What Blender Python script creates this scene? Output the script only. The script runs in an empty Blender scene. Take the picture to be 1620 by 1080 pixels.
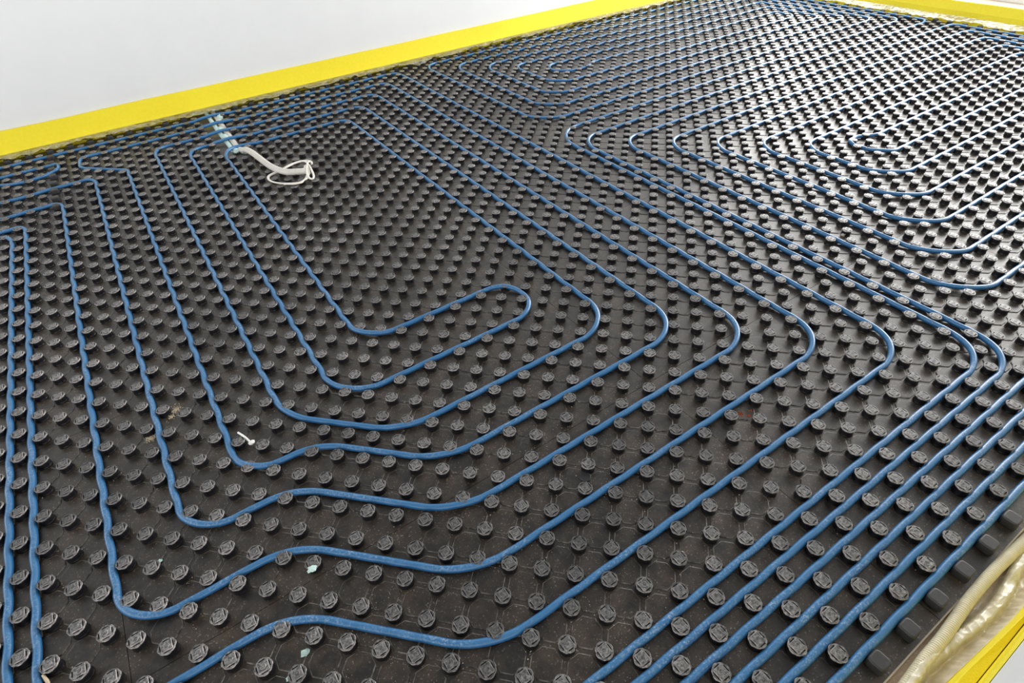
import bpy, math, random
from mathutils import Matrix, Vector, noise
from mathutils.geometry import tessellate_polygon

# ------------------------------------------------------------------ units
# one lattice unit = half the stud pitch along a wall = 5 cm; z = 0 is the stud tops
S = 0.05
Z0 = 0.82            # lattice height of the stud tops above the screed
def W(p): return Vector((p[0]*S, p[1]*S, (p[2]+Z0)*S))
random.seed(7)
scene = bpy.context.scene
COL = scene.collection

# ------------------------------------------------------------------ camera
CAMR = [[0.8289228, -0.5569548, -0.0518494], [-0.4027371, -0.5299207, -0.7463155], [0.3881879, 0.6395196, -0.6635697]]
CAMC = (-4.55769, -7.63815, 23.19967)
FPX = 900.460
cam_d = bpy.data.cameras.new('camera')
cam_d.sensor_width = 36.0
cam_d.lens = FPX/1620*36
cam_d.clip_start = 0.02
cam_d.clip_end = 200
cam = bpy.data.objects.new('camera', cam_d)
COL.objects.link(cam)
r0, r1, r2 = (Vector(v) for v in CAMR)
m = Matrix((r0, -r1, -r2)).transposed().to_4x4()
m.translation = W(CAMC)
cam.matrix_world = m
scene.camera = cam
def project(x, y, z=0.0):
    d = Vector((x-CAMC[0], y-CAMC[1], z-CAMC[2]))
    c = (r0.dot(d), r1.dot(d), r2.dot(d))
    if c[2] < .5: return None
    return 810+FPX*c[0]/c[2], 540+FPX*c[1]/c[2], c[2]

# ------------------------------------------------------------------ light
world = bpy.data.worlds.new('overcast_sky')
scene.world = world
world.use_nodes = True
wn = world.node_tree
wn.nodes.clear()
w_out = wn.nodes.new('ShaderNodeOutputWorld')
w_bg = wn.nodes.new('ShaderNodeBackground')
w_tc = wn.nodes.new('ShaderNodeTexCoord')
w_sep = wn.nodes.new('ShaderNodeSeparateXYZ')
w_map = wn.nodes.new('ShaderNodeMapRange')
w_ramp = wn.nodes.new('ShaderNodeValToRGB')
wn.links.new(w_tc.outputs['Generated'], w_sep.inputs[0])
wn.links.new(w_sep.outputs['Z'], w_ramp.inputs[0])
w_ramp.color_ramp.elements[0].position = 0.0
w_ramp.color_ramp.elements[0].color = (1.7, 1.7, 1.7, 1)
w_ramp.color_ramp.elements[1].position = 0.80
w_ramp.color_ramp.elements[1].color = (0.24, 0.24, 0.245, 1)
w_mid = w_ramp.color_ramp.elements.new(0.40)
w_mid.color = (1.15, 1.15, 1.15, 1)
wn.links.new(w_ramp.outputs[0], w_bg.inputs['Color'])
wn.links.new(w_bg.outputs[0], w_out.inputs[0])
w_bg.inputs['Strength'].default_value = 1.25

def area(name, loc, target, sx, sy, power, color=(1, 1, 1)):
    l = bpy.data.lights.new(name, 'AREA')
    l.shape = 'RECTANGLE'; l.size = sx; l.size_y = sy
    l.energy = power; l.color = color
    o = bpy.data.objects.new(name, l); COL.objects.link(o)
    o.location = loc
    o.rotation_euler = (Vector(target)-Vector(loc)).to_track_quat('-Z', 'Y').to_euler()
    return o
# daylight through the glazed opening in the far wall
area('window_daylight', W((108, 32, 25)), W((40, 32, 12)), 4.1, 2.2, 215, (1.0, 0.98, 0.95))

scene.view_settings.view_transform = 'Standard'
scene.view_settings.look = 'None'
scene.view_settings.exposure = 0.46
scene.view_settings.gamma = 1.0
scene.view_settings.use_curve_mapping = False

# ------------------------------------------------------------------ helpers
def mk(name, verts, faces, mats, parent=None, smooth=False, fm=None, origin=None, raw=False):
    """one mesh object from lattice-unit vertices; origin at the base centre"""
    P = [Vector(v) for v in verts] if raw else [W(v) for v in verts]
    if origin is None:
        n = len(P)
        o = Vector((sum(p.x for p in P)/n, sum(p.y for p in P)/n, min(p.z for p in P)))
    else: o = W(origin)
    me = bpy.data.meshes.new(name)
    me.from_pydata([p-o for p in P], [], faces)
    for mm in (mats if isinstance(mats, (list, tuple)) else [mats]): me.materials.append(mm)
    if fm: me.polygons.foreach_set('material_index', fm)
    me.polygons.foreach_set('use_smooth', [bool(smooth)]*len(me.polygons))
    me.update()
    ob = bpy.data.objects.new(name, me)
    COL.objects.link(ob)
    if parent:
        ob.parent = parent
        ob.location = o-parent.location
    else: ob.location = o
    return ob
def tag(o, label=None, cat=None, group=None, kind=None):
    if label: o['label'] = label
    if cat: o['category'] = cat
    if group: o['group'] = group
    if kind: o['kind'] = kind
    return o
def empty(name, loc):
    o = bpy.data.objects.new(name, None); COL.objects.link(o)
    o.empty_display_size = .05; o.location = W(loc)
    return o
def box(x0, x1, y0, y1, z0, z1):
    v = [(x, y, z) for z in (z0, z1) for (x, y) in ((x0, y0), (x1, y0), (x1, y1), (x0, y1))]
    f = [(3, 2, 1, 0), (4, 5, 6, 7), (0, 1, 5, 4), (1, 2, 6, 5), (2, 3, 7, 6), (3, 0, 4, 7)]
    return v, f
class MB:
    def __init__(s): s.v = []; s.f = []; s.m = []
    def add(s, v, f, mi=0):
        b = len(s.v); s.v += list(v); s.f += [tuple(i+b for i in q) for q in f]; s.m += [mi]*len(f)
        return s
def sweep(pts, rad, n=12, caps=True, ref=Vector((0, 0, 1)), flat=1.0):
    """tube mesh along 3-D points; rad is a number or a list"""
    P = [Vector(p) for p in pts]; N = len(P)
    v = []; f = []
    side = None
    for i in range(N):
        t = (P[min(i+1, N-1)]-P[max(i-1, 0)]).normalized()
        if side is None:
            side = t.cross(ref)
            if side.length < .1: side = t.cross(Vector((1, 0, 0)))
        side = (side-t*side.dot(t)).normalized()
        up = side.cross(t)
        r = rad[i] if isinstance(rad, list) else rad
        for k in range(n):
            a = 2*math.pi*k/n
            v.append(P[i]+side*(math.cos(a)*r)+up*(math.sin(a)*r*flat))
    for i in range(N-1):
        for k in range(n):
            k2 = (k+1) % n
            f.append((i*n+k, i*n+k2, (i+1)*n+k2, (i+1)*n+k))
    if caps:
        f.append(tuple(range(n-1, -1, -1))); f.append(tuple((N-1)*n+k for k in range(n)))
    return v, f
def spline(pts, step=.15):
    """Catmull-Rom through the points"""
    P = [Vector(p) for p in pts]
    P = [2*P[0]-P[1]]+P+[2*P[-1]-P[-2]]
    out = []
    for i in range(1, len(P)-2):
        a, b, c, d = P[i-1:i+3]
        n = max(2, int((c-b).length/step))
        for k in range(n):
            t = k/n
            out.append(.5*((2*b)+(c-a)*t+(2*a-5*b+4*c-d)*t*t+(3*b-a-3*c+d)*t*t*t))
    out.append(P[-2])
    return out

# ------------------------------------------------------------------ materials
def mat(name):
    mt = bpy.data.materials.new(name); mt.use_nodes = True
    nt = mt.node_tree
    return mt, nt, nt.nodes['Principled BSDF']
def nd(nt, typ, **kw):
    n = nt.nodes.new(typ)
    for k, v in kw.items(): setattr(n, k, v)
    return n
def noise_n(nt, vec, scale, detail=4, rough=.6):
    n = nd(nt, 'ShaderNodeTexNoise'); n.inputs['Scale'].default_value = scale
    n.inputs['Detail'].default_value = detail; n.inputs['Roughness'].default_value = rough
    if vec: nt.links.new(vec, n.inputs['Vector'])
    return n.outputs['Fac']
def ramp(nt, fac, a, b, ca=(0, 0, 0, 1), cb=(1, 1, 1, 1)):
    r = nd(nt, 'ShaderNodeValToRGB')
    r.color_ramp.elements[0].position = a; r.color_ramp.elements[0].color = ca
    r.color_ramp.elements[1].position = b; r.color_ramp.elements[1].color = cb
    nt.links.new(fac, r.inputs[0]); return r.outputs[0]
def mix(nt, fac, a, b):
    n = nd(nt, 'ShaderNodeMix', data_type='RGBA')
    for s, v in ((n.inputs[0], fac), (n.inputs[6], a), (n.inputs[7], b)):
        if hasattr(v, 'is_output'): nt.links.new(v, s)
        else: s.default_value = v
    return n.outputs[2]
def math_n(nt, op, a, b=0.0):
    n = nd(nt, 'ShaderNodeMath', operation=op)
    for s, v in ((n.inputs[0], a), (n.inputs[1], b)):
        if hasattr(v, 'is_output'): nt.links.new(v, s)
        else: s.default_value = v
    return n.outputs[0]
def pos(nt): return nd(nt, 'ShaderNodeNewGeometry').outputs['Position']
def bump(nt, bsdf, h, strength, dist=.002):
    b = nd(nt, 'ShaderNodeBump'); b.inputs['Strength'].default_value = strength
    b.inputs['Distance'].default_value = dist
    nt.links.new(h, b.inputs['Height']); nt.links.new(b.outputs[0], bsdf.inputs['Normal'])
def plain(name, col, rough=.6, spec=.5, var=.0, scale=40):
    mt, nt, b = mat(name)
    b.inputs['Roughness'].default_value = rough
    b.inputs['Specular IOR Level'].default_value = spec
    c = (*col, 1)
    if var:
        d = tuple(min(1, x*(1+var)) for x in col); e = tuple(x*(1-var) for x in col)
        nt.links.new(ramp(nt, noise_n(nt, pos(nt), scale), .3, .7, (*e, 1), (*d, 1)), b.inputs['Base Color'])
    else: b.inputs['Base Color'].default_value = c
    return mt

# dusty black panel sheet
M_panel, nt, b = mat('black_panel_sheet')
p = pos(nt)
big = noise_n(nt, p, 2.2, 5, .6)
grit = ramp(nt, noise_n(nt, p, 260, 2, .5), .63, .70)
film = ramp(nt, noise_n(nt, p, 17, 9, .75), .38, .70)
c = mix(nt, math_n(nt, 'MULTIPLY', film, big), (.009, .0075, .006, 1), (.115, .082, .052, 1))
c = mix(nt, math_n(nt, 'MULTIPLY', grit, math_n(nt, 'MULTIPLY', film, .8)), c, (.42, .38, .32, 1))
nt.links.new(c, b.inputs['Base Color'])
b.inputs['IOR'].default_value = 1.56
nt.links.new(ramp(nt, film, 0, 1, (.37,)*3+(1,), (.46,)*3+(1,)), b.inputs['Roughness'])
b.inputs['Specular IOR Level'].default_value = .5
bump(nt, b, noise_n(nt, p, 120, 4), .18, .002)

# stud body: moulded black plastic
M_body, nt, b = mat('black_stud_plastic')
b.inputs['Base Color'].default_value = (.006, .006, .008, 1)
b.inputs['Roughness'].default_value = .36
# stud cap: scuffed, dusty
M_cap, nt, b = mat('scuffed_stud_cap')
p = pos(nt)
area_d = ramp(nt, noise_n(nt, p, 1.6, 4, .6), .38, .66)
scuff = ramp(nt, noise_n(nt, p, 170, 5, .7), .42, .70)
base = mix(nt, area_d, (.028, .0285, .030, 1), (.066, .067, .068, 1))
c = mix(nt, math_n(nt, 'MULTIPLY', scuff, math_n(nt, 'ADD', math_n(nt, 'MULTIPLY', area_d, .55), .18)), base, (.50, .49, .46, 1))
nt.links.new(c, b.inputs['Base Color'])
b.inputs['Roughness'].default_value = .34
bump(nt, b, noise_n(nt, p, 400, 3), .22, .001)

# worn edges of the caps, brightened with painted-in sheen highlights
M_rim, nt, b = mat('worn_highlit_stud_rim')
p = pos(nt)
area_d = ramp(nt, noise_n(nt, p, 1.6, 4, .6), .38, .66)
c = mix(nt, math_n(nt, 'MULTIPLY', ramp(nt, noise_n(nt, p, 130, 4, .7), .35, .65), math_n(nt, 'ADD', math_n(nt, 'MULTIPLY', area_d, .65), .3)), (.06, .06, .062, 1), (.60, .52, .50, 1))
nt.links.new(c, b.inputs['Base Color']); b.inputs['Roughness'].default_value = .36
# dusty chamfers of the octagons, lightened to paint in the light they catch
M_groove, nt, b = mat('dusty_lit_panel_edge')
p = pos(nt)
nt.links.new(mix(nt, math_n(nt, 'MULTIPLY', ramp(nt, noise_n(nt, p, 60, 5, .7), .38, .7), noise_n(nt, p, 2.2, 5, .6)), (.022, .020, .018, 1), (.50, .46, .40, 1)), b.inputs['Base Color'])
b.inputs['Roughness'].default_value = .45

# blue pipe, upper side painted paler as if skylit, with dust and scratches there
M_pipe, nt, b = mat('blue_heating_pipe')
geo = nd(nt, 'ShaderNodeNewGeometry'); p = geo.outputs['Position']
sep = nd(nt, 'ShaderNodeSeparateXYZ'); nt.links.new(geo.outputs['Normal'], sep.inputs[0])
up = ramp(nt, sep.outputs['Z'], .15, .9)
dust = ramp(nt, noise_n(nt, p, 230, 6, .7), .50, .66)
patch = ramp(nt, noise_n(nt, p, 6, 4, .6), .40, .68)
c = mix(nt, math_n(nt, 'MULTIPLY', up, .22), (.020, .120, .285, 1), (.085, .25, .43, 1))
c = mix(nt, math_n(nt, 'MULTIPLY', math_n(nt, 'MULTIPLY', dust, patch), math_n(nt, 'MULTIPLY', up, .6)), c, (.55, .62, .68, 1))
nt.links.new(c, b.inputs['Base Color'])
b.inputs['Roughness'].default_value = .29
bump(nt, b, noise_n(nt, p, 260, 3), .04, .001)

# white plaster wall
M_wall, nt, b = mat('white_plaster')
p = pos(nt)
nt.links.new(mix(nt, noise_n(nt, p, 5, 8, .65), (.61, .62, .63, 1), (.68, .69, .69, 1)), b.inputs['Base Color'])
b.inputs['Roughness'].default_value = .75
bump(nt, b, noise_n(nt, p, 9, 9, .6), .25, .004)
# yellow foam edge strip
M_foam, nt, b = mat('yellow_foam')
p = pos(nt)
nt.links.new(mix(nt, noise_n(nt, p, 60, 5), (.76, .62, .012, 1), (.86, .72, .022, 1)), b.inputs['Base Color'])
b.inputs['Roughness'].default_value = .6
bump(nt, b, noise_n(nt, p, 350, 3), .35, .002)
def film_material(name, lo, hi, rough, gloss=.8):
    mt, nt, b = mat(name)
    nt.nodes.remove(b)
    tr = nd(nt, 'ShaderNodeBsdfTransparent'); tr.inputs[0].default_value = (.95, .93, .86, 1)
    gl = nd(nt, 'ShaderNodeBsdfGlossy'); gl.inputs['Roughness'].default_value = rough
    gl.inputs['Color'].default_value = (.9, .9, .88, 1)
    df = nd(nt, 'ShaderNodeBsdfDiffuse'); df.inputs[0].default_value = (.90, .87, .74, 1)
    m1 = nd(nt, 'ShaderNodeMixShader'); m2 = nd(nt, 'ShaderNodeMixShader')
    lw = nd(nt, 'ShaderNodeLayerWeight'); lw.inputs[0].default_value = .35
    nt.links.new(math_n(nt, 'ADD', math_n(nt, 'MULTIPLY', lw.outputs['Fresnel'], gloss), .06), m1.inputs[0])
    milk = ramp(nt, noise_n(nt, pos(nt), 30, 5, .6), .35, .7, (lo,)*3+(1,), (hi,)*3+(1,))
    nt.links.new(milk, m2.inputs[0])
    nt.links.new(tr.outputs[0], m2.inputs[1]); nt.links.new(df.outputs[0], m2.inputs[2])
    nt.links.new(m2.outputs[0], m1.inputs[1]); nt.links.new(gl.outputs[0], m1.inputs[2])
    nt.links.new(m1.outputs[0], nt.nodes['Material Output'].inputs[0])
    return mt
M_film = film_material('clear_plastic_film', .04, .42, .14, .9)
M_dull = film_material('dull_plastic_film', .12, .45, .32, .22)
M_milky = film_material('milky_plastic_film', .28, .48, .36, .10)
# dusty screed
M_screed, nt, b = mat('dusty_screed')
p = pos(nt)
c = mix(nt, ramp(nt, noise_n(nt, p, 22, 8, .7), .3, .7), (.50, .37, .25, 1), (.70, .57, .42, 1))
c = mix(nt, ramp(nt, noise_n(nt, p, 180, 4, .6), .55, .7), c, (.76, .68, .56, 1))
nt.links.new(c, b.inputs['Base Color']); b.inputs['Roughness'].default_value = .9
bump(nt, b, noise_n(nt, p, 90, 5), .5, .004)
M_conduit = plain('cream_conduit', (.66, .60, .42), .45, .5, .06)
M_grey = plain('pale_grey_conduit', (.62, .60, .55), .5, .5, .05)
M_cable = plain('white_cable_sheath', (.76, .73, .66), .45)
M_pur = plain('pale_mint_foam', (.52, .68, .64), .85, .3, .2, 120)
M_tie = plain('black_cable_tie', (.012, .012, .014), .35)
M_clip = plain('white_plastic', (.80, .80, .76), .4)
M_crumb = plain('plaster_crumb', (.58, .52, .42), .9, .3, .15, 200)
M_sand = plain('pale_sand', (.62, .53, .38), .95, .2, .2, 300)
M_brick = plain('brick_dust', (.42, .10, .03), .9, .2, .3, 150)
M_backing = plain('cream_foam_backing', (.62, .55, .40), .8)
M_sill = plain('beige_stone_sill', (.36, .30, .24), .8, .4, .08, 30)
M_frame = plain('white_window_frame', (.80, .80, .78), .4)
M_wood = plain('pale_wood_splinter', (.62, .50, .34), .7)
M_ink = plain('dark_blue_print', (.05, .06, .22), .6)

# ------------------------------------------------------------------ setting
PX0, PX1 = -34.0, 98.85            # laid field
PY0, PY1 = -8.5, 73.25
v, f = box(-60, 118, -14, 78, -3, -Z0)
tag(mk('floor', v, f, M_screed), kind='structure')
v, f = box(-60, 104, 73.7, 77, -Z0, 52)
tag(mk('wall_left', v, f, M_wall), kind='structure')
v, f = box(1, 98.5, -13.5, -10.32, -Z0, 52)
tag(mk('wall_right', v, f, M_wall), kind='structure')
# low parapet under the glazed opening at the far end, with its sill
v, f = box(99.8, 106, -10.3, 73.7, -Z0, 2.0)
tag(mk('wall_back', v, f, M_sill), kind='structure')
win = empty('window_1', (104.6, 33, 2.0)); tag(win, kind='structure')
for nm, bb in (('bottom_rail', (104.0, 105.2, -10.3, 73.7, 2.0, 3.6)), ('top_rail', (104.0, 105.2, -10.3, 73.7, 47, 49))):
    v, f = box(*bb); mk(nm, v, f, M_frame, win)
for y in (-10.2, 10, 31, 52, 72.2):
    v, f = box(104.0, 105.2, y, y+1.4, 3.6, 47); mk('mullion', v, f, M_frame, win)

# ------------------------------------------------------------------ studded panels
def outline(th, k=1.0):
    c = math.cos(4*th)                    # four side lugs and four softer corner lobes
    return k*(.340+.022*max(0, math.tanh(3*(c-.25)))+.012*max(0, math.tanh(3*(-c-.45))))
def stud_detail():
    g = MB(); N = 64; H = .42
    th = [2*math.pi*i/N for i in range(N)]
    def ring(fr, z): return [(fr(t)*math.cos(t), fr(t)*math.sin(t), z) for t in th]
    rings = [ring(lambda t: .335, -H), ring(lambda t: .318, -H+.04), ring(lambda t: .305, -.11),
             ring(lambda t: outline(t, .97), -.10), ring(lambda t: outline(t), -.06), ring(lambda t: outline(t, .94), -.022)]
    v = [q for r in rings for q in r]
    for a in range(len(rings)-1):
        f = [(a*N+i, a*N+(i+1) % N, (a+1)*N+(i+1) % N, (a+1)*N+i) for i in range(N)]
        g.f += f; g.m += [0 if a < 3 else (2 if a == 4 else 1)]*N
    g.v = v
    outer = [Vector(q) for q in rings[-1]]
    holes = []
    for k in range(4):
        c, s = math.cos(k*math.pi/2), math.sin(k*math.pi/2)
        holes.append([Vector((x*c-y*s, x*s+y*c, -.022)) for x, y in ((.226, -.120), (.226, .120), (.268, .120), (.268, -.120))])
    tri = tessellate_polygon([outer]+[list(h) for h in holes])
    allv = outer+[q for h in holes for q in h]
    fixed = []
    for t in tri:
        a, bb, c = (allv[i] for i in t)
        fixed.append(t if (bb-a).cross(c-a).z > 0 else t[::-1])
    g.add([tuple(q) for q in allv], fixed, 1)
    for h in holes:                                   # moulded slots
        lo = [(q.x, q.y, -.075) for q in h]
        g.add([tuple(q) for q in h]+lo, [(0, 1, 5, 4), (1, 2, 6, 5), (2, 3, 7, 6), (3, 0, 4, 7), (4, 5, 6, 7)], 0)
    def frus(h0, h1, z0, z1):
        v = [(sx*h, sy*h, z) for h, z in ((h0, z0), (h1, z1)) for sx, sy in ((-1, -1), (1, -1), (1, 1), (-1, 1))]
        return v, [(0, 1, 5, 4), (1, 2, 6, 5), (2, 3, 7, 6), (3, 0, 4, 7), (4, 5, 6, 7)]
    fv, ff = frus(.214, .196, -.022, .004)
    g.add(fv, ff[:4], 2); g.add(fv, ff[4:], 1)
    n = 20                                            # ring with a hollow centre and a small gate mark
    prof = ((.118, .0), (.105, .016), (.082, .016), (.068, -.004), (.030, -.004), (.022, .010), (.0, .010))
    v = []; f = []
    for r, z in prof[:-1]:
        v += [(r*math.cos(2*math.pi*i/n), r*math.sin(2*math.pi*i/n), z) for i in range(n)]
    for a in range(len(prof)-2):
        f += [(a*n+i, a*n+(i+1) % n, (a+1)*n+(i+1) % n, (a+1)*n+i) for i in range(n)]
    f.append(tuple((len(prof)-2)*n+i for i in range(n)))
    g.m += [2 if q < 20 else 1 for q in range(len(f))]
    bb = len(g.v); g.v += v; g.f += [tuple(i+bb for i in q) for q in f]
    return g
def stud_simple():
    g = MB(); N = 14
    rings = [(.33, -.42), (.305, -.11), (.345, -.10), (.345, -.05), (.31, -.018)]
    for r, z in rings: g.v += [(r*math.cos(2*math.pi*i/N), r*math.sin(2*math.pi*i/N), z) for i in range(N)]
    for a in range(len(rings)-1):
        g.f += [(a*N+i, a*N+(i+1) % N, (a+1)*N+(i+1) % N, (a+1)*N+i) for i in range(N)]
        g.m += [0 if a < 2 else (2 if a == 3 else 1)]*N
    g.f.append(tuple((len(rings)-1)*N+i for i in range(N))); g.m.append(1)
    h = .2
    g.add([(sx*q, sy*q, z) for q, z in ((h, -.018), (h-.015, .0)) for sx, sy in ((-1, -1), (1, -1), (1, 1), (-1, 1))],
          [(0, 1, 5, 4), (1, 2, 6, 5), (2, 3, 7, 6), (3, 0, 4, 7), (4, 5, 6, 7)], 1)
    return g
def cap_block():
    g = MB(); N = 32
    def sq(t, h, e=5.0):
        c, s = math.cos(t), math.sin(t)
        return h/((abs(c)**e+abs(s)**e)**(1/e))
    rings = [(.335, -.42), (.325, -.12), (.318, -.05), (.295, -.012), (.26, .0)]
    for h, z in rings:
        for i in range(N):
            t = 2*math.pi*i/N; r = sq(t, h); g.v.append((r*math.cos(t), r*math.sin(t), z))
    for a in range(len(rings)-1):
        g.f += [(a*N+i, a*N+(i+1) % N, (a+1)*N+(i+1) % N, (a+1)*N+i) for i in range(N)]
    g.f.append(tuple((len(rings)-1)*N+i for i in range(N))); g.m = [0]*len(g.f)
    return g
def proto_mesh(name, g, mats):
    me = bpy.data.meshes.new(name)
    me.from_pydata([(x*S, y*S, (z+.42)*S) for x, y, z in g.v], [], g.f)
    for mm in mats: me.materials.append(mm)
    me.polygons.foreach_set('material_index', g.m)
    me.update()
    return me
ME_STUD = proto_mesh('stud', stud_detail(), [M_body, M_cap, M_rim])
M_blank = plain('smooth_black_block', (.026, .026, .028), .5, .5, .3, 60)
ME_CAP = proto_mesh('edge_block', cap_block(), [M_blank])
G_SIMPLE = stud_simple(); G_DETAIL = stud_detail()

XS = [PX0, -13.5, 13.5, 41.5, 69.5, PX1]
YS = [PY0, 7.5, 23.5, 39.5, 55.5, PY1]
col_txt = ['at the left edge', 'second from left', 'third from left', 'fourth from left', 'at the far right end']
row_txt = ['row nearest the ribbed conduits', 'second row from the ribbed conduits', 'middle row between the walls', 'second row from the white wall', 'row along the white wall']
special = {
    (0, 0): 'black studded panel under the straight pipes in the bottom left corner',
    (1, 0): 'black studded panel at bottom centre where pipes kink, with mint plaster chips',
    (2, 0): 'black studded panel at bottom right beside the bare ribbed conduit',
    (0, 4): 'black studded panel at far left with smooth edge blocks and a pipe end loop',
    (1, 4): 'black studded panel crossed by the grey cable conduit from the white wall',
    (1, 1): 'black studded panel holding the rounded innermost pipe loop with a cable tie',
    (4, 4): 'black studded panel in the far corner where both yellow strips meet',
}
GONE = set()
for j in range(55, 74):
    for i in (2, 3):
        if (i+j) % 2 == 0 and j >= 57: GONE.add((i, j))
n_stud = 0
for ci in range(5):
    for ri in range(5):
        x0, x1, y0, y1 = XS[ci], XS[ci+1], YS[ri], YS[ri+1]
        pts = []
        seen = 0
        for i in range(math.ceil(x0), math.floor(x1)+1):
            for j in range(math.ceil(y0), math.floor(y1)+1):
                if (i+j) % 2: continue
                if i+.36 > x1+.3 or j+.36 > y1+.3 or j > 72 or i > 98 or i < x0 or j < y0: continue
                q = project(i, j)
                vis = q is not None and -12 < q[0] < 1632 and -12 < q[1] < 1092
                seen += vis
                pts.append((0 if vis else 1, q[2] if q else 1e9, i, j))
        if not seen: continue
        # sheet with the raised octagons between the studs
        g = MB()
        e = .012
        T = -.42
        v, f = box(x0+e, x1-e, y0+e, y1-e, -Z0, T-.04)
        g.add(v, f)
        ra = .615
        for i in range(math.ceil(x0), math.floor(x1)+1):
            for j in range(math.ceil(y0), math.floor(y1)+1):
                if not (i+j) % 2 or i-.62 < x0 or i+.62 > x1 or j-.62 < y0 or j+.62 > y1: continue
                if 1.2 < i < 4.2 and j > 56: continue
                v = []
                for rr, z in ((ra, T-.04), (ra-.008, T-.014), (ra-.04, T)):
                    rc = rr/math.cos(math.pi/8)
                    v += [(i+rc*math.cos(math.pi/8+k*math.pi/4), j+rc*math.sin(math.pi/8+k*math.pi/4), z) for k in range(8)]
                g.add(v, [(a*8+k, a*8+(k+1) % 8, a*8+8+(k+1) % 8, a*8+8+k) for a in (0, 1) for k in range(8)], 1); b0 = len(g.v)-24
                g.f.append(tuple(range(b0+16, b0+24))); g.m.append(0)
        lab = special.get((ci, ri)) or 'black studded panel, %s, %s' % (col_txt[ci], row_txt[ri])
        pan = mk('studded_panel', g.v, g.f, [M_panel, M_groove], fm=g.m, origin=((x0+x1)/2, (y0+y1)/2, -Z0))
        tag(pan, lab, 'floor panel', 'black studded floor panels')
        if ri == 0:
            bv, bf = box(x0+e, x1-e, y0-.045, y0+e-.002, -Z0, T-.10)
            ob = mk('foam_backing', bv, bf, M_backing, pan); ob['label'] = 'thin cream foam backing'
        pts.sort()
        rest = MB(); k = 0
        for vis, d, i, j in pts:
            if (i, j) in GONE: continue
            block = j == -8 or (i == -14 and j > 55) or j == 72 or i == 98
            if block:
                if vis: continue
                o = bpy.data.objects.new('edge_block', ME_CAP)
                o['label'] = 'smooth unpatterned block along the panel edge'
            elif k < 100 and not vis:
                o = bpy.data.objects.new('stud', ME_STUD); k += 1
            else:
                gs = G_DETAIL if (not vis and d < 52) or d < 26 else G_SIMPLE
                rest.add([(x+i, y+j, z) for x, y, z in gs.v], gs.f)
                rest.m[-len(gs.m):] = gs.m
                continue
            COL.objects.link(o); o.parent = pan
            o.location = W((i, j, T))-pan.location
            n_stud += 1
        if rest.v:
            tag(mk('stud_rows', rest.v, rest.f, [M_body, M_cap, M_rim], pan, fm=rest.m), kind='stuff')

# ------------------------------------------------------------------ pipes
PR = .165
ZP = -.42+PR+.005
def fillet(poly, r0=2.8):
    P = [Vector((q[0], q[1])) for q in poly]
    R = [q[2] if len(q) > 2 else r0 for q in poly]
    out = [P[0].to_3d()]
    for i in range(1, len(P)-1):
        a, b, c = P[i-1], P[i], P[i+1]
        u = (a-b); w = (c-b); lu, lw = u.length, w.length; u /= lu; w /= lw
        ang = u.angle(w)
        lim = min(lu if i == 1 else lu/2, lw if i == len(P)-2 else lw/2)
        d = min(R[i]/math.tan(ang/2), lim)
        r = d*math.tan(ang/2)
        ctr = b+(u+w).normalized()*(r/math.sin(ang/2))
        a0 = b+u*d-ctr; sweepa = math.pi-ang
        sgn = 1 if (-u).cross(w) > 0 else -1
        n = max(4, int(r*sweepa/.15))
        for k in range(n+1):
            t = sgn*sweepa*k/n; cs, sn = math.cos(t), math.sin(t)
            out.append(Vector((ctr.x+a0.x*cs-a0.y*sn, ctr.y+a0.x*sn+a0.y*cs, .10*math.sin(math.pi*k/n)**2*min(1, sweepa/1.5))))
    out.append(P[-1].to_3d())
    return out
def pipe_path(poly):
    pts = fillet(poly); dense = []
    for a, b in zip(pts, pts[1:]):
        L = (b-a).length
        if L < 1e-6: continue
        n = max(1, int(round(L/.2)))
        for k in range(n): dense.append((a.lerp(b, k/n), (b-a)/L))
    dense.append((pts[-1], (pts[-1]-pts[-2]).normalized()))
    out = []
    for q, t in dense:
        x, y = q.x, q.y; z = ZP+q.z
        if abs(t.x) > .995 and abs((y % 1)-.5) < .02:
            y += .008*math.cos(math.pi*(x-math.floor(y)))
        elif abs(t.y) > .995 and abs((x % 1)-.5) < .02:
            x += (.026 if x < 8 else .010)*math.cos(math.pi*(y-math.floor(x)))
        if 1 < x < 5 and y > 56.5:
            z += .22*max(0, 1-abs(x-2.95)/2.2)**.7*1.0
        z += .02*noise.noise(Vector((q.x*.35, q.y*.35, 3.1)))+.012
        out.append((x, y, z))
    return out
def pipe(poly, label):
    v, f = sweep(pipe_path(poly), PR, 14)
    o = mk('heating_pipe', v, f, M_pipe, smooth=True)
    return tag(o, label, 'pipe', 'blue heating pipes clipped between the studs')
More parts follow.
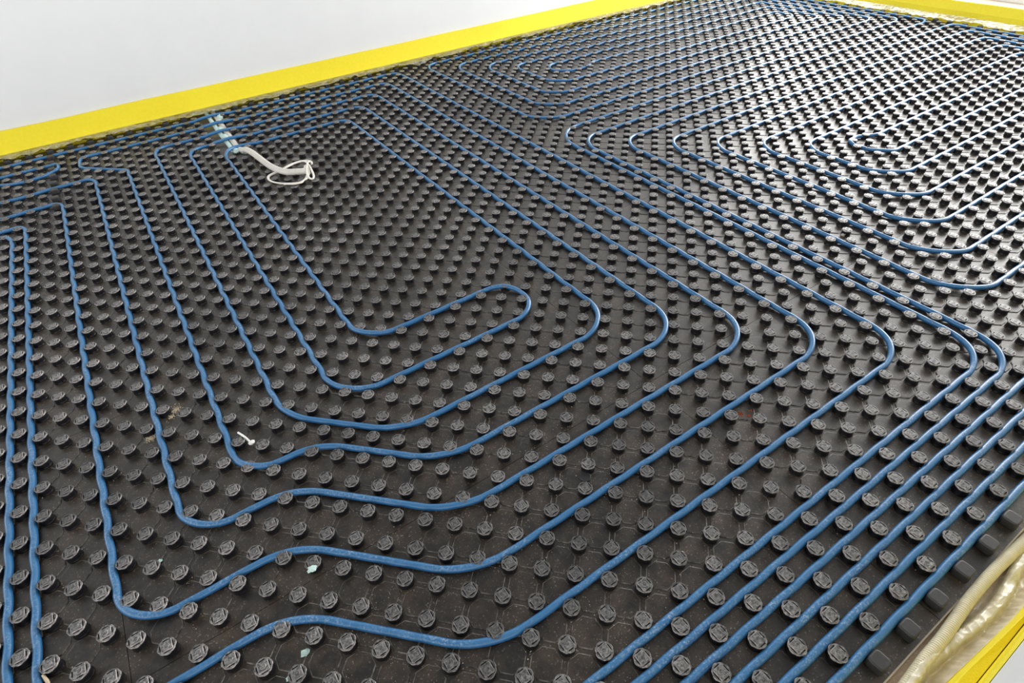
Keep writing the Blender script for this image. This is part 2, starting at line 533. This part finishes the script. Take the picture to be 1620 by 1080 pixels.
pipe([(-22, 56.5), (-18, 56.5), (-16.4, 56.7), (-13.5, 56.7, 1.3), (-13.5, 9.5, 2.2), (-6.5, 9.5, 4.5), (-.5, 3.5, 4.5), (24.5, 3.5), (24.5, 67.5, 2), (-11.5, 67.5, 1.9),
      (-11.5, 64.5, 1.5), (-7.5, 60.5, 1.6), (-7.5, 14.5, 2.2), (-3.6, 14.5, 4.2), (1.4, 9.5, 4.5), (18.5, 9.5), (18.5, 61.5, 2), (-1.5, 61.5, 1.9),
      (-1.5, 16.5, 2.6), (12.5, 16.5, 2), (12.5, 20.5, 2), (1.5, 20.5, 2.3), (1.5, 58.5, 2), (15.5, 58.5, 2), (15.5, 12.5), (.5, 12.5, 4.2), (-4.5, 17.5, 4),
      (-4.5, 64.5, 1.9), (21.5, 64.5, 2), (21.5, 6.5), (.5, 6.5, 4.5), (-5.5, 12.5, 4.2), (-10.5, 12.5, 2.2), (-10.5, 60.7, 1.3), (-14.6, 60.7), (-16, 60.5), (-22, 60.5)],
     'blue pipe spiralling in to the rounded loop left of centre, above the cable conduit')
pipe([(-22, 70.5), (27.5, 70.5, 2), (27.5, .5), (-1.5, .5, 4.5), (-7.5, 6.5, 4.5), (-16.5, 6.5, 2), (-16.5, 53.6, 1.1), (-22, 53.6)],
     'blue pipe running closest to the white wall at left, then outermost round the left spiral')
pipe([(-17.5, -6), (-17.5, 52.5, 1.6), (-22, 52.5)], 'straight blue pipe nearest the left edge of the photo, turning out of view')
pipe([(-24, 67.5), (-13.3, 67.5, 1.0), (-13.5, 65.7, .9), (-15.2, 64.6, 2), (-17, 64.5, 2), (-20, 66.0), (-24, 66.0)],
     'short blue pipe end loop with two cable ties beside the yellow strip at left')
pipe([(-11, -2.5), (30.5, -2.5), (30.5, 39.5, 4), (95.5, 39.5, 2), (95.5, 67.5, 2), (34.5, 67.5), (34.5, 45.5, 3), (91.5, 45.5, 2),
      (91.5, 61.5, 2), (40.5, 61.5, 2), (40.5, 51.5, 2.6), (87.5, 51.5, 1.8), (87.5, 55.5, 1.8), (49.4, 55.5, 1.5), (48.2, 54.5, 1.5), (43.5, 54.5, 2), (43.5, 58.5, 2),
      (89.5, 58.5, 2), (89.5, 48.5, 2), (37.5, 48.5, 2.8), (37.5, 64.5), (93.5, 64.5), (93.5, 42.5, 2), (31.5, 42.5, 3.4), (31.5, 70.5, 2.4),
      (97.5, 70.5, 2), (97.5, 36.5, 2), (31.5, 36.5, 3), (31.5, -3.5), (-11, -3.5)],
     'long blue pipe forming the oval spiral at top centre, two ends paired at bottom right')
pipe([(-11, -4.5), (96.5, -4.5, 2), (97.5, 33.5, 2), (34.5, 33.5, 2.6), (34.5, .5, 3.2), (95.5, .5, 2), (95.5, 30.5, 2), (37.5, 30.5, 2.6), (37.5, 3.5, 3.2),
      (93.5, 3.5, 2), (93.5, 27.5, 2), (40.5, 27.5, 2.4), (40.5, 6.5, 3.2), (91.5, 6.5, 2), (91.5, 24.5, 2), (43.5, 24.5, 2.4), (43.5, 9.5, 3.2),
      (89.5, 9.5, 2), (89.5, 21.5, 2), (46.5, 21.5, 2.2), (46.5, 12.5, 3), (87.5, 12.5, 2), (87.5, 18.5, 2), (54, 18.5, 1.6), (52.4, 19.4, 1.6), (50.4, 19.4, 1.3),
      (50.4, 15.5, 2), (85, 15.5)],
     'blue pipe winding in nested hooks to the small tied loop at upper right')
for y, lab in ((-5.5, 'third blue pipe from the bottom right wall, straight between stud rows'),
               (-6.5, 'second blue pipe from the bottom right wall, straight between stud rows'),
               (-7.5, 'blue pipe closest to the bottom right wall, running along the smooth edge blocks')):
    pipe([(-11, y), (94, y)], lab)

# faint printed lines on three of the foreground pipes
def print_line(pp, y, x0, n, seed):
    rnd = random.Random(seed); g = MB(); x = x0
    yo = y
    for _ in range(n):
        w = rnd.uniform(.03, .05)
        if rnd.random() < .16: x += .07; continue
        for q in range(2):
            t0 = rnd.uniform(.45, .6); t1 = t0+rnd.uniform(.12, .34)
            xa = x+q*w*.5; xb = xa+.016
            yy = yo+.008*math.cos(math.pi*(x-math.floor(y)))
            z = ZP+.012+.02*noise.noise(Vector((x*.35, y*.35, 3.1)))
            r = PR+.003
            g.add([(xa, yy-r*math.sin(t0), z+r*math.cos(t0)), (xb, yy-r*math.sin(t0), z+r*math.cos(t0)), (xb, yy-r*math.sin(t1), z+r*math.cos(t1)), (xa, yy-r*math.sin(t1), z+r*math.cos(t1))], [(3, 2, 1, 0)])
        x += w+.02
    o = mk('print_line', g.v, g.f, M_ink, pp)
    o['label'] = 'worn dark print running along the pipe'
PIPES = [o for o in COL.objects if o.name.startswith('heating_pipe')]
print_line(PIPES[4], -3.5, 4.6, 34, 1)
print_line(PIPES[5], -4.5, 3.4, 40, 2)
print_line(PIPES[6], -5.5, 12.4, 34, 3)

# cable ties
def tie(x, y, ang, label):
    c, s = math.cos(ang), math.sin(ang)
    pts = []
    for k in range(25):
        a = 2*math.pi*k/24
        pts.append((x-s*math.cos(a)*.19, y+c*math.cos(a)*.19, ZP+.012+math.sin(a)*.19))
    v, f = sweep(pts, .035, 6)
    g = MB().add(v, f)
    hv, hf = box(-.07, .07, -.06, .08, -.05, .07)
    g.add([(x+c*a-s*(bb+.2), y+s*a+c*(bb+.2), ZP+.06+z) for a, bb, z in hv], hf)
    tv, tf = sweep([(x-s*.26, y+c*.26, ZP+.1), (x-s*.42, y+c*.42, ZP+.18), (x-s*.5, y+c*.5, ZP+.12)], .028, 6)
    g.add(tv, tf)
    tag(mk('cable_tie', g.v, g.f, M_tie), label, 'cable tie', 'black cable ties on the blue pipes')
tie(12.1, 19.9, -.9, 'black cable tie on the rounded end of the innermost loop left of centre')
tie(50.7, 17.4, 1.57, 'black cable tie on the small pipe loop at upper right')
tie(-16.4, 64.5, .0, 'black cable tie on the lower leg of the pipe loop at far left')
tie(-13.6, 66.9, 1.9, 'black cable tie at the tip of the pipe loop at far left')
tie(47.5, 54.5, .3, 'black cable tie on the inner end of the oval spiral at top centre')

# ------------------------------------------------------------------ edge strips and their film
def strip(name_pts, thick_dir, label, group, film_pts, film_mat):
    """foam strip from rows of profile points (closed with a thickness) plus its film skirt"""
    g = MB()
    rows = name_pts; n = len(rows[0])
    for r in rows: g.v += [tuple(q) for q in r]+[tuple(Vector(q)+Vector(thick_dir)) for q in r]
    k = 2*n
    for i in range(len(rows)-1):
        for j in range(n-1):
            a = i*k+j; b2 = (i+1)*k+j
            g.f.append((a, b2, b2+1, a+1)); g.f.append((a+n, a+n+1, b2+n+1, b2+n))
        g.f.append((i*k+n-1, (i+1)*k+n-1, (i+1)*k+2*n-1, i*k+2*n-1))
        g.f.append((i*k, i*k+n, (i+1)*k+n, (i+1)*k))
    o = mk('edge_insulation_strip', g.v, g.f, M_foam)
    tag(o, label, 'edge strip', group)
    fg = MB(); m_ = len(film_pts[0])
    fg.v = [q for r in film_pts for q in r]
    for i in range(len(film_pts)-1):
        for j in range(m_-1):
            a = i*m_+j
            fg.f.append((a, a+1, a+m_+1, a+m_))
    s = mk('film_skirt', fg.v, fg.f, film_mat, o)
    s['label'] = 'crumpled clear plastic film along the foot'
    return o
def nz(x, y, z, s=1.0): return noise.noise(Vector((x*s, y*s, z)))
# along the white wall, upper left
rows = []; film = []
NX = 620
for a in range(81):
    x = -58+a*(157.3/80)
    w = .10*nz(x, 0, 5, .12)
    rows.append([(x, 73.42+w*.4, -Z0), (x, 73.42+w*.5, .9), (x, 73.42+w, 2.45+.08*nz(x, 3, 1, .09))])
for a in range(NX+1):
    x = -34+a*(132.5/NX)
    far = 71.7+.65*nz(x, 0, 1, .13)+.35*nz(x, 0, 2, .6)
    if 29 < x < 34: far -= 1.0*math.sin((x-29)/5*math.pi)
    if 44 < x < 60: far += .3
    row = []
    for j in range(15):
        t = j/14
        y = 73.40+(far-73.40)*t
        z = .04*(1-t)**2.2+.05
        cr = .26*nz(x*.6+y*.7, y, 7, .9)+.16*nz(x+y, y*2, 9, 1.6)+.05*nz(x, y, 4, 4.5)
        z += cr*(.15+t)*min(1, 2*t)+.06
        z = max(z, .03+.03*nz(x, y, 2, 3)) if t > .2 else z
        row.append((x+.12*nz(x, y, 11, 2), y+(.10*nz(x, y, 13, 2.3) if j else 0), z))
    film.append(row)
strip(rows, (0, .16, 0), 'yellow foam edge strip along the foot of the white upper left wall', 'yellow foam edge strips with film skirts', film, M_film)
# along the far sill, upper right
rows = []; film = []
for a in range(60):
    y = -8+a*(81.2/59)
    w = .12*nz(0, y, 5, .12)
    rows.append([(98.95+w, y, -Z0), (99.0+w, y, .7), (99.02+w, y, 1.15), (99.35+w, y, 2.3+.06*nz(0, y, 3, .1))])
for a in range(381):
    y = -7+a*(80.3/380)
    far = 98.0+.75*nz(0, y, 1, .2)+.35*nz(0, y, 2, .7)
    row = []
    for j in range(13):
        t = j/12
        x = 98.95+(far-98.95)*t
        z = .45*(1-t)**2.0+.1
        cr = .26*nz(x, y*.6+x*.7, 7, .8)+.15*nz(x*2, y+x, 9, 1.6)+.04*nz(x, y, 4, 4.5)
        z = max(z+cr*(.3+t)*min(1, 3*t), .03)
        row.append((x+(.1*nz(x, y, 13, 2.3) if j else 0), y+.1*nz(x, y, 11, 2), z))
    film.append(row)
strip(rows, (.16, 0, 0), 'yellow foam edge strip folded over the low sill at upper right', 'yellow foam edge strips with film skirts', film, M_dull)
# along the bottom right wall
rows = []; film = []
for a in range(60):
    x = -30+a*(128/59)
    w = .05*nz(x, 0, 5, .3)
    k = max(0.0, min(1.0, (x-10.4)/5.0))
    yb = -9.66-.34*k
    rows.append([(x, yb+w, -Z0), (x, yb-.03+w, .1), (x, yb-.05+w, .7), (x, yb-.07+w*.5, 1.15), (x, yb-.10+w*.5, 1.25), (x, min(yb-.12, -10.17), 1.12)])
edge = [(-20, -8.72), (8, -8.74), (10, -8.80), (11.3, -8.88), (12.2, -9.08), (13, -9.12), (14, -9.02), (15.3, -9.02), (16.4, -9.12), (17.2, -9.02), (19, -9.08), (22, -9.2), (99, -9.2)]
def edge_y(x):
    for (xa, ya), (xb, yb) in zip(edge, edge[1:]):
        if xa <= x <= xb: return ya+(yb-ya)*(x-xa)/(xb-xa)
    return -9
def c2(x):      # axis of the covered conduit
    return -9.02-.42*math.exp(-((x-15.7)/2.5)**2)
for a in range(700):
    x = 2+a*(26/699)
    e = edge_y(x)+.06*nz(x, 0, 3, 2)
    row = []
    for j in range(19):
        t = j/18
        yw = -9.66-.34*max(0.0, min(1.0, (x-10.4)/5.0))
        y = yw+(e-yw)*t
        z = -Z0+.03+.75*max(0, 1-(y-yw)/.40)**1.6
        z += .43*math.exp(-((y-c2(x))/.24)**4)
        if x < 12.6:
            c1 = -8.95-.03*(11.6-x)
            z = max(z, -Z0+.03+.79*math.exp(-((y-c1)/.25)**4)*min(1, (12.6-x)/.5))
        cr = .20*(.35-abs(nz(x*.4+y*1.2, y, 7, 1.0)))+.14*(.3-abs(nz(x*.9-y*.8, y+x*.3, 9, 1.3)))
        z = max(z+cr*min(1, 4*t)*min(1, 3*(1-t)+.25), -Z0+.02)
        row.append((x+.05*nz(x, y, 11, 3), y+(.06*nz(x, y, 13, 4) if j else 0), z))
    film.append(row)
strip(rows, (0, -.012, -.10), 'yellow foam edge strip bulging away from the wall in the bottom right corner', 'yellow foam edge strips with film skirts', film, M_milky)

v, f = box(1.2, 98.4, -10.30, -10.20, -Z0, 2.0)
tag(mk('edge_insulation_strip', v, f, M_foam), 'second yellow foam strip flat against the wall behind the bulging one at bottom right', 'edge strip', 'yellow foam edge strips with film skirts')

# ------------------------------------------------------------------ ribbed conduits at bottom right
def ribbed(pts, r, amp, pitch, n=16):
    P = spline(pts, .012)
    out = [P[0]]; acc = 0; rad = [r]
    L = 0
    last = P[0]
    for q in P[1:]:
        L += (q-last).length; last = q
        if L-acc > pitch/8:
            acc = L; out.append(q); rad.append(r-amp+2*amp*abs(math.sin(math.pi*L/pitch))**.55)
    return sweep(out, rad, n)
zc = -Z0+.20
C1 = [(4, -9.2, zc+.34), (8, -9.1, zc+.34), (10.2, -8.98, zc+.34), (11.6, -8.90, zc+.33), (12.8, -8.88, zc+.30), (14.1, -8.80, zc+.22), (15.3, -8.72, zc+.24), (17.0, -8.70, zc+.25), (19.4, -8.80, zc+.14), (24, -9.0, zc), (30, -9.0, zc)]
v, f = ribbed(C1, .20, .030, .10)
tag(mk('ribbed_conduit', v, f, M_conduit, smooth=True), 'bare cream ribbed conduit lying on dusty screed beside the panel edge', 'conduit', 'cream ribbed conduits along the bottom right wall')
v, f = ribbed([(x, c2(x), zc) for x in (5, 8, 10.5, 12.5, 14, 15.4, 17, 19, 22, 27)], .19, .030, .10)
tag(mk('ribbed_conduit', v, f, M_conduit, smooth=True), 'cream ribbed conduit covered by clear film beside the yellow strip at bottom right', 'conduit', 'cream ribbed conduits along the bottom right wall')

# ------------------------------------------------------------------ grey cable conduit from the white wall
CR = .29
pts = [(3.55, 73.3, -.5), (3.5, 71, -.52), (3.38, 68, -.52), (3.28, 64, -.52), (3.2, 61, -.5), (3.2, 58.6, -.40), (3.35, 57.3, -.12), (3.6, 56.2, .18), (3.85, 54.4, .30), (4.08, 52.3, .30), (4.35, 50.2, .30), (4.75, 48.7, .31), (5.3, 47.6, .32), (6.3, 46.9, .33), (6.75, 46.65, .33)]
v, f = ribbed(pts, CR, .010, .10)
cond = mk('cable_conduit', v, f, M_grey, smooth=True)
tag(cond, 'pale grey cable conduit coming from the white wall under the blue pipes', 'conduit', 'conduits leaving the white wall')
v, f = ribbed([(2.75, 73.3, -.52), (2.68, 70, -.52), (2.6, 66, -.52), (2.6, 62, -.52), (2.6, 58.4, -.52)], .24, .015, .10)
o = mk('cable_conduit', v, f, M_pur, smooth=True)
tag(o, 'short pale mint conduit plastered beside the grey one at the white wall', 'conduit', 'conduits leaving the white wall')
def blob(x, y, z, rx, ry, rz, seed, amp=.35, nu=12, nv=8):
    v = []; f = []
    for a in range(nv+1):
        ph = math.pi*a/nv
        for k in range(nu):
            t = 2*math.pi*k/nu
            d = Vector((math.sin(ph)*math.cos(t), math.sin(ph)*math.sin(t), math.cos(ph)))
            s = 1+amp*noise.noise(d*1.7+Vector((seed*3.1, seed, 0)))+amp*.6*noise.noise(d*4+Vector((seed, 2, 0)))
            v.append((x+d.x*rx*s, y+d.y*ry*s, z+d.z*rz*s))
    for a in range(nv):
        for k in range(nu): f.append((a*nu+k, (a+1)*nu+k, (a+1)*nu+(k+1) % nu, a*nu+(k+1) % nu))
    return v, f
for k, (x, y, z, a, b2, c, lab) in enumerate((
        (2.75, 58.1, -.25, .38, .75, .22, 'mint foam lump at the end of the short mint conduit'),
        (3.45, 57.3, -.25, .35, .5, .3, 'mint foam lump under the bend of the grey conduit'),
        (3.75, 69.9, -.3, .3, .6, .28, 'pale foam lump on the grey conduit just below the outermost pipe at the wall'),
        (2.75, 63.0, -.3, .36, .8, .2, 'mint foam lump on the short conduit between the third and fourth pipes from the wall'),
        (2.9, 66.0, -.3, .36, .6, .2, 'mint foam lump on the short conduit between the second and third pipes from the wall'))):
    v, f = blob(x, y, z, a, b2, c, k+3, .4, 16, 10)
    tag(mk('foam_lump', v, f, M_pur), lab, 'foam lump', 'foam lumps at the cable conduit')
# white cable loops held in the conduit mouth
def cable(pts, r, label, flat=.6):
    v, f = sweep(spline(pts, .1), r, 8, flat=flat)
    tag(mk('cable', v, f, M_cable, smooth=True), label, 'cable', 'white cables looping from the conduit mouth')
loop = [(6.35, 46.75, .36), (6.75, 46.85, .50), (7.0, 47.35, .55), (7.0, 47.2, .42), (6.93, 46.6, .26), (6.62, 46.0, .18), (6.22, 45.4, .14), (5.7, 45.05, .13), (5.0, 45.3, .13), (4.13, 46.02, .13),
        (3.56, 46.95, .13), (3.44, 47.8, .14), (3.72, 48.43, .14), (4.41, 48.83, .10), (4.98, 49.0, .10), (5.6, 49.2, .16), (6.4, 49.55, .15), (7.15, 49.6, .15), (7.75, 49.25, .16), (7.92, 48.55, .2), (7.75, 47.9, .25)]
cable(loop, .125, 'white cable lying in a wide flat loop across the studs below the conduit mouth')
cable([(x+.13, y-.12, z+.02) for x, y, z in loop[2:7]]+[(6.05, 45.25, .15), (5.7, 44.88, .14), (5.0, 45.12, .13), (4.3, 45.7, .13)], .08, 'white cable doubling the front of the wide loop below the conduit mouth')
cable([(7.05, 48.45, .62), (7.3, 48.0, .62), (7.36, 47.42, .48), (7.26, 46.4, .32), (7.1, 45.5, .2), (6.85, 44.98, .15), (6.62, 45.15, .16), (6.62, 45.8, .3), (6.85, 46.6, .5), (7.25, 47.3, .72), (7.6, 47.8, .66), (7.75, 48.2, .5)], .10,
      'white cable coiled tightly to the right of the conduit mouth')

# ------------------------------------------------------------------ debris
def chip(name, x, y, z, s, seed, m_, label, cat, group, flat=.5):
    v, f = blob(x, y, z+s*flat*.5, s, s*.8, s*flat, seed, .6, 12, 7)
    return tag(mk(name, v, f, m_), label, cat, group)
G = 'mint green plaster chips'
chip('plaster_chip', -6.15, 7.72, -.06, .21, 11, M_pur, 'mint green plaster chip stuck to a stud top under the kinked pipe at bottom left', 'plaster chip', G, .35)
chip('plaster_chip', -7.55, 4.75, -.44, .17, 12, M_pur, 'mint green plaster chip on the sheet between studs at bottom centre left', 'plaster chip', G)
chip('plaster_chip', -11.75, 12.4, -.44, .1, 13, M_pur, 'tiny mint green plaster chip inside the lower left bend of a pipe', 'plaster chip', G)
chip('plaster_chip', -8.35, 4.2, -.44, .12, 14, M_pur, 'mint green plaster chip at the very bottom edge of the photo', 'plaster chip', G)
g = MB()
v, f = blob(-6.45, 16.62, -.2, .18, .15, .10, 5, .12, 16, 10); g.add(v, f)
v, f = sweep(spline([(-6.52, 16.72, -.16), (-6.6, 16.95, -.06), (-6.72, 17.2, .03), (-6.86, 17.5, .05)], .05), .055, 8); g.add(v, f)
tag(mk('plastic_clip', g.v, g.f, M_clip, smooth=True), 'white plastic clip caught on a stud inside a pipe bend at lower left', 'clip')
v, f = sweep([(-16.15, 9.25, -.36), (-16.2, 9.5, -.25), (-16.27, 9.75, -.12)], [.05, .07, .05], 6)
tag(mk('wood_splinter', v, f, M_wood), 'pale wood splinter beside the second pipe from the left at the bottom edge', 'splinter')
def grains(name, spots, m_, label, cat, seed, size=(.02, .05), zz=-.42):
    rnd = random.Random(seed); g = MB()
    for x, y, rad, n in spots:
        for _ in range(n):
            r = rad*abs(rnd.gauss(0, .5)); a = rnd.uniform(0, 6.283); s = rnd.uniform(*size)
            px, py = x+r*math.cos(a), y+r*math.sin(a)
            v = [(px+s*rnd.uniform(.6, 1.2)*math.cos(k*1.57+a), py+s*rnd.uniform(.6, 1.2)*math.sin(k*1.57+a), zz-.01) for k in range(4)]
            v.append((px, py, zz+s*rnd.uniform(.6, 1.1)))
            g.add(v, [(0, 1, 4), (1, 2, 4), (2, 3, 4), (3, 0, 4)])
    tag(mk(name, g.v, g.f, m_), label, cat, kind='stuff')
grains('sand_spill', [(-9.45, 21.95, .35, 140), (-9.75, 21.5, .25, 60)], M_sand, 'pale sand spilled right of a pipe between two studs at lower left', 'sand', 1)
grains('sand_spill', [(-11.0, 20.5, .35, 190)], M_sand, 'pale sand heap left of a pipe, behind a stud at lower left', 'sand', 2)
grains('brick_dust_spill', [(15.75, 2.95, .18, 60), (16.0, 2.6, .3, 25), (16.35, 2.75, .1, 12)], M_brick, 'orange brick dust behind a stud below the long pipe at centre right', 'dust', 3)
grains('brick_dust_spill', [(28.5, -3.85, .25, 25)], M_brick, 'orange brick dust beside the pair of pipes at right edge', 'dust', 4)
rnd = random.Random(5)
spots = [(rnd.uniform(-16, 32), rnd.uniform(-8, 24), .6, 3) for _ in range(260)]
spots += [(rnd.gauss(3, 6), rnd.gauss(2, 5), .6, 4) for _ in range(260)]
grains('plaster_crumbs', spots, M_crumb, 'fine plaster crumbs scattered over the black panels in the foreground', 'crumbs', 6, (.010, .034))
GC = 'small plaster crumbs on the panels'
for k, (x, y, s, lab) in enumerate((
        (11.2, -.6, .10, 'beige crumb below a stud in the lower right foreground'),
        (10.25, .12, .10, 'beige crumb just left of a stud in the lower centre right'),
        (35.7, 10.0, .17, 'tan crumb next to a pipe at centre right'),
        (7.4, -.85, .12, 'pale crumb touching a stud at bottom centre'),
        (5.3, 5.3, .10, 'white crumb beside a stud at lower centre'))):
    chip('plaster_crumb', x, y, -.43, s, 40+k, M_crumb, lab, 'crumb', GC, .7)
v, f = [], []
n = 24
v = [(6.55+.3*math.cos(2*math.pi*i/n)*q, 4.68+.3*math.sin(2*math.pi*i/n)*q, z) for q, z in ((1, -.43), (1, -.385), (.93, -.375)) for i in range(n)]
f = [(a*n+i, a*n+(i+1) % n, (a+1)*n+(i+1) % n, (a+1)*n+i) for a in range(2) for i in range(n)]+[tuple(2*n+i for i in range(n))]
tag(mk('plastic_disc', v, f, M_blank), 'flat black plastic disc lying behind a stud at lower centre', 'disc')
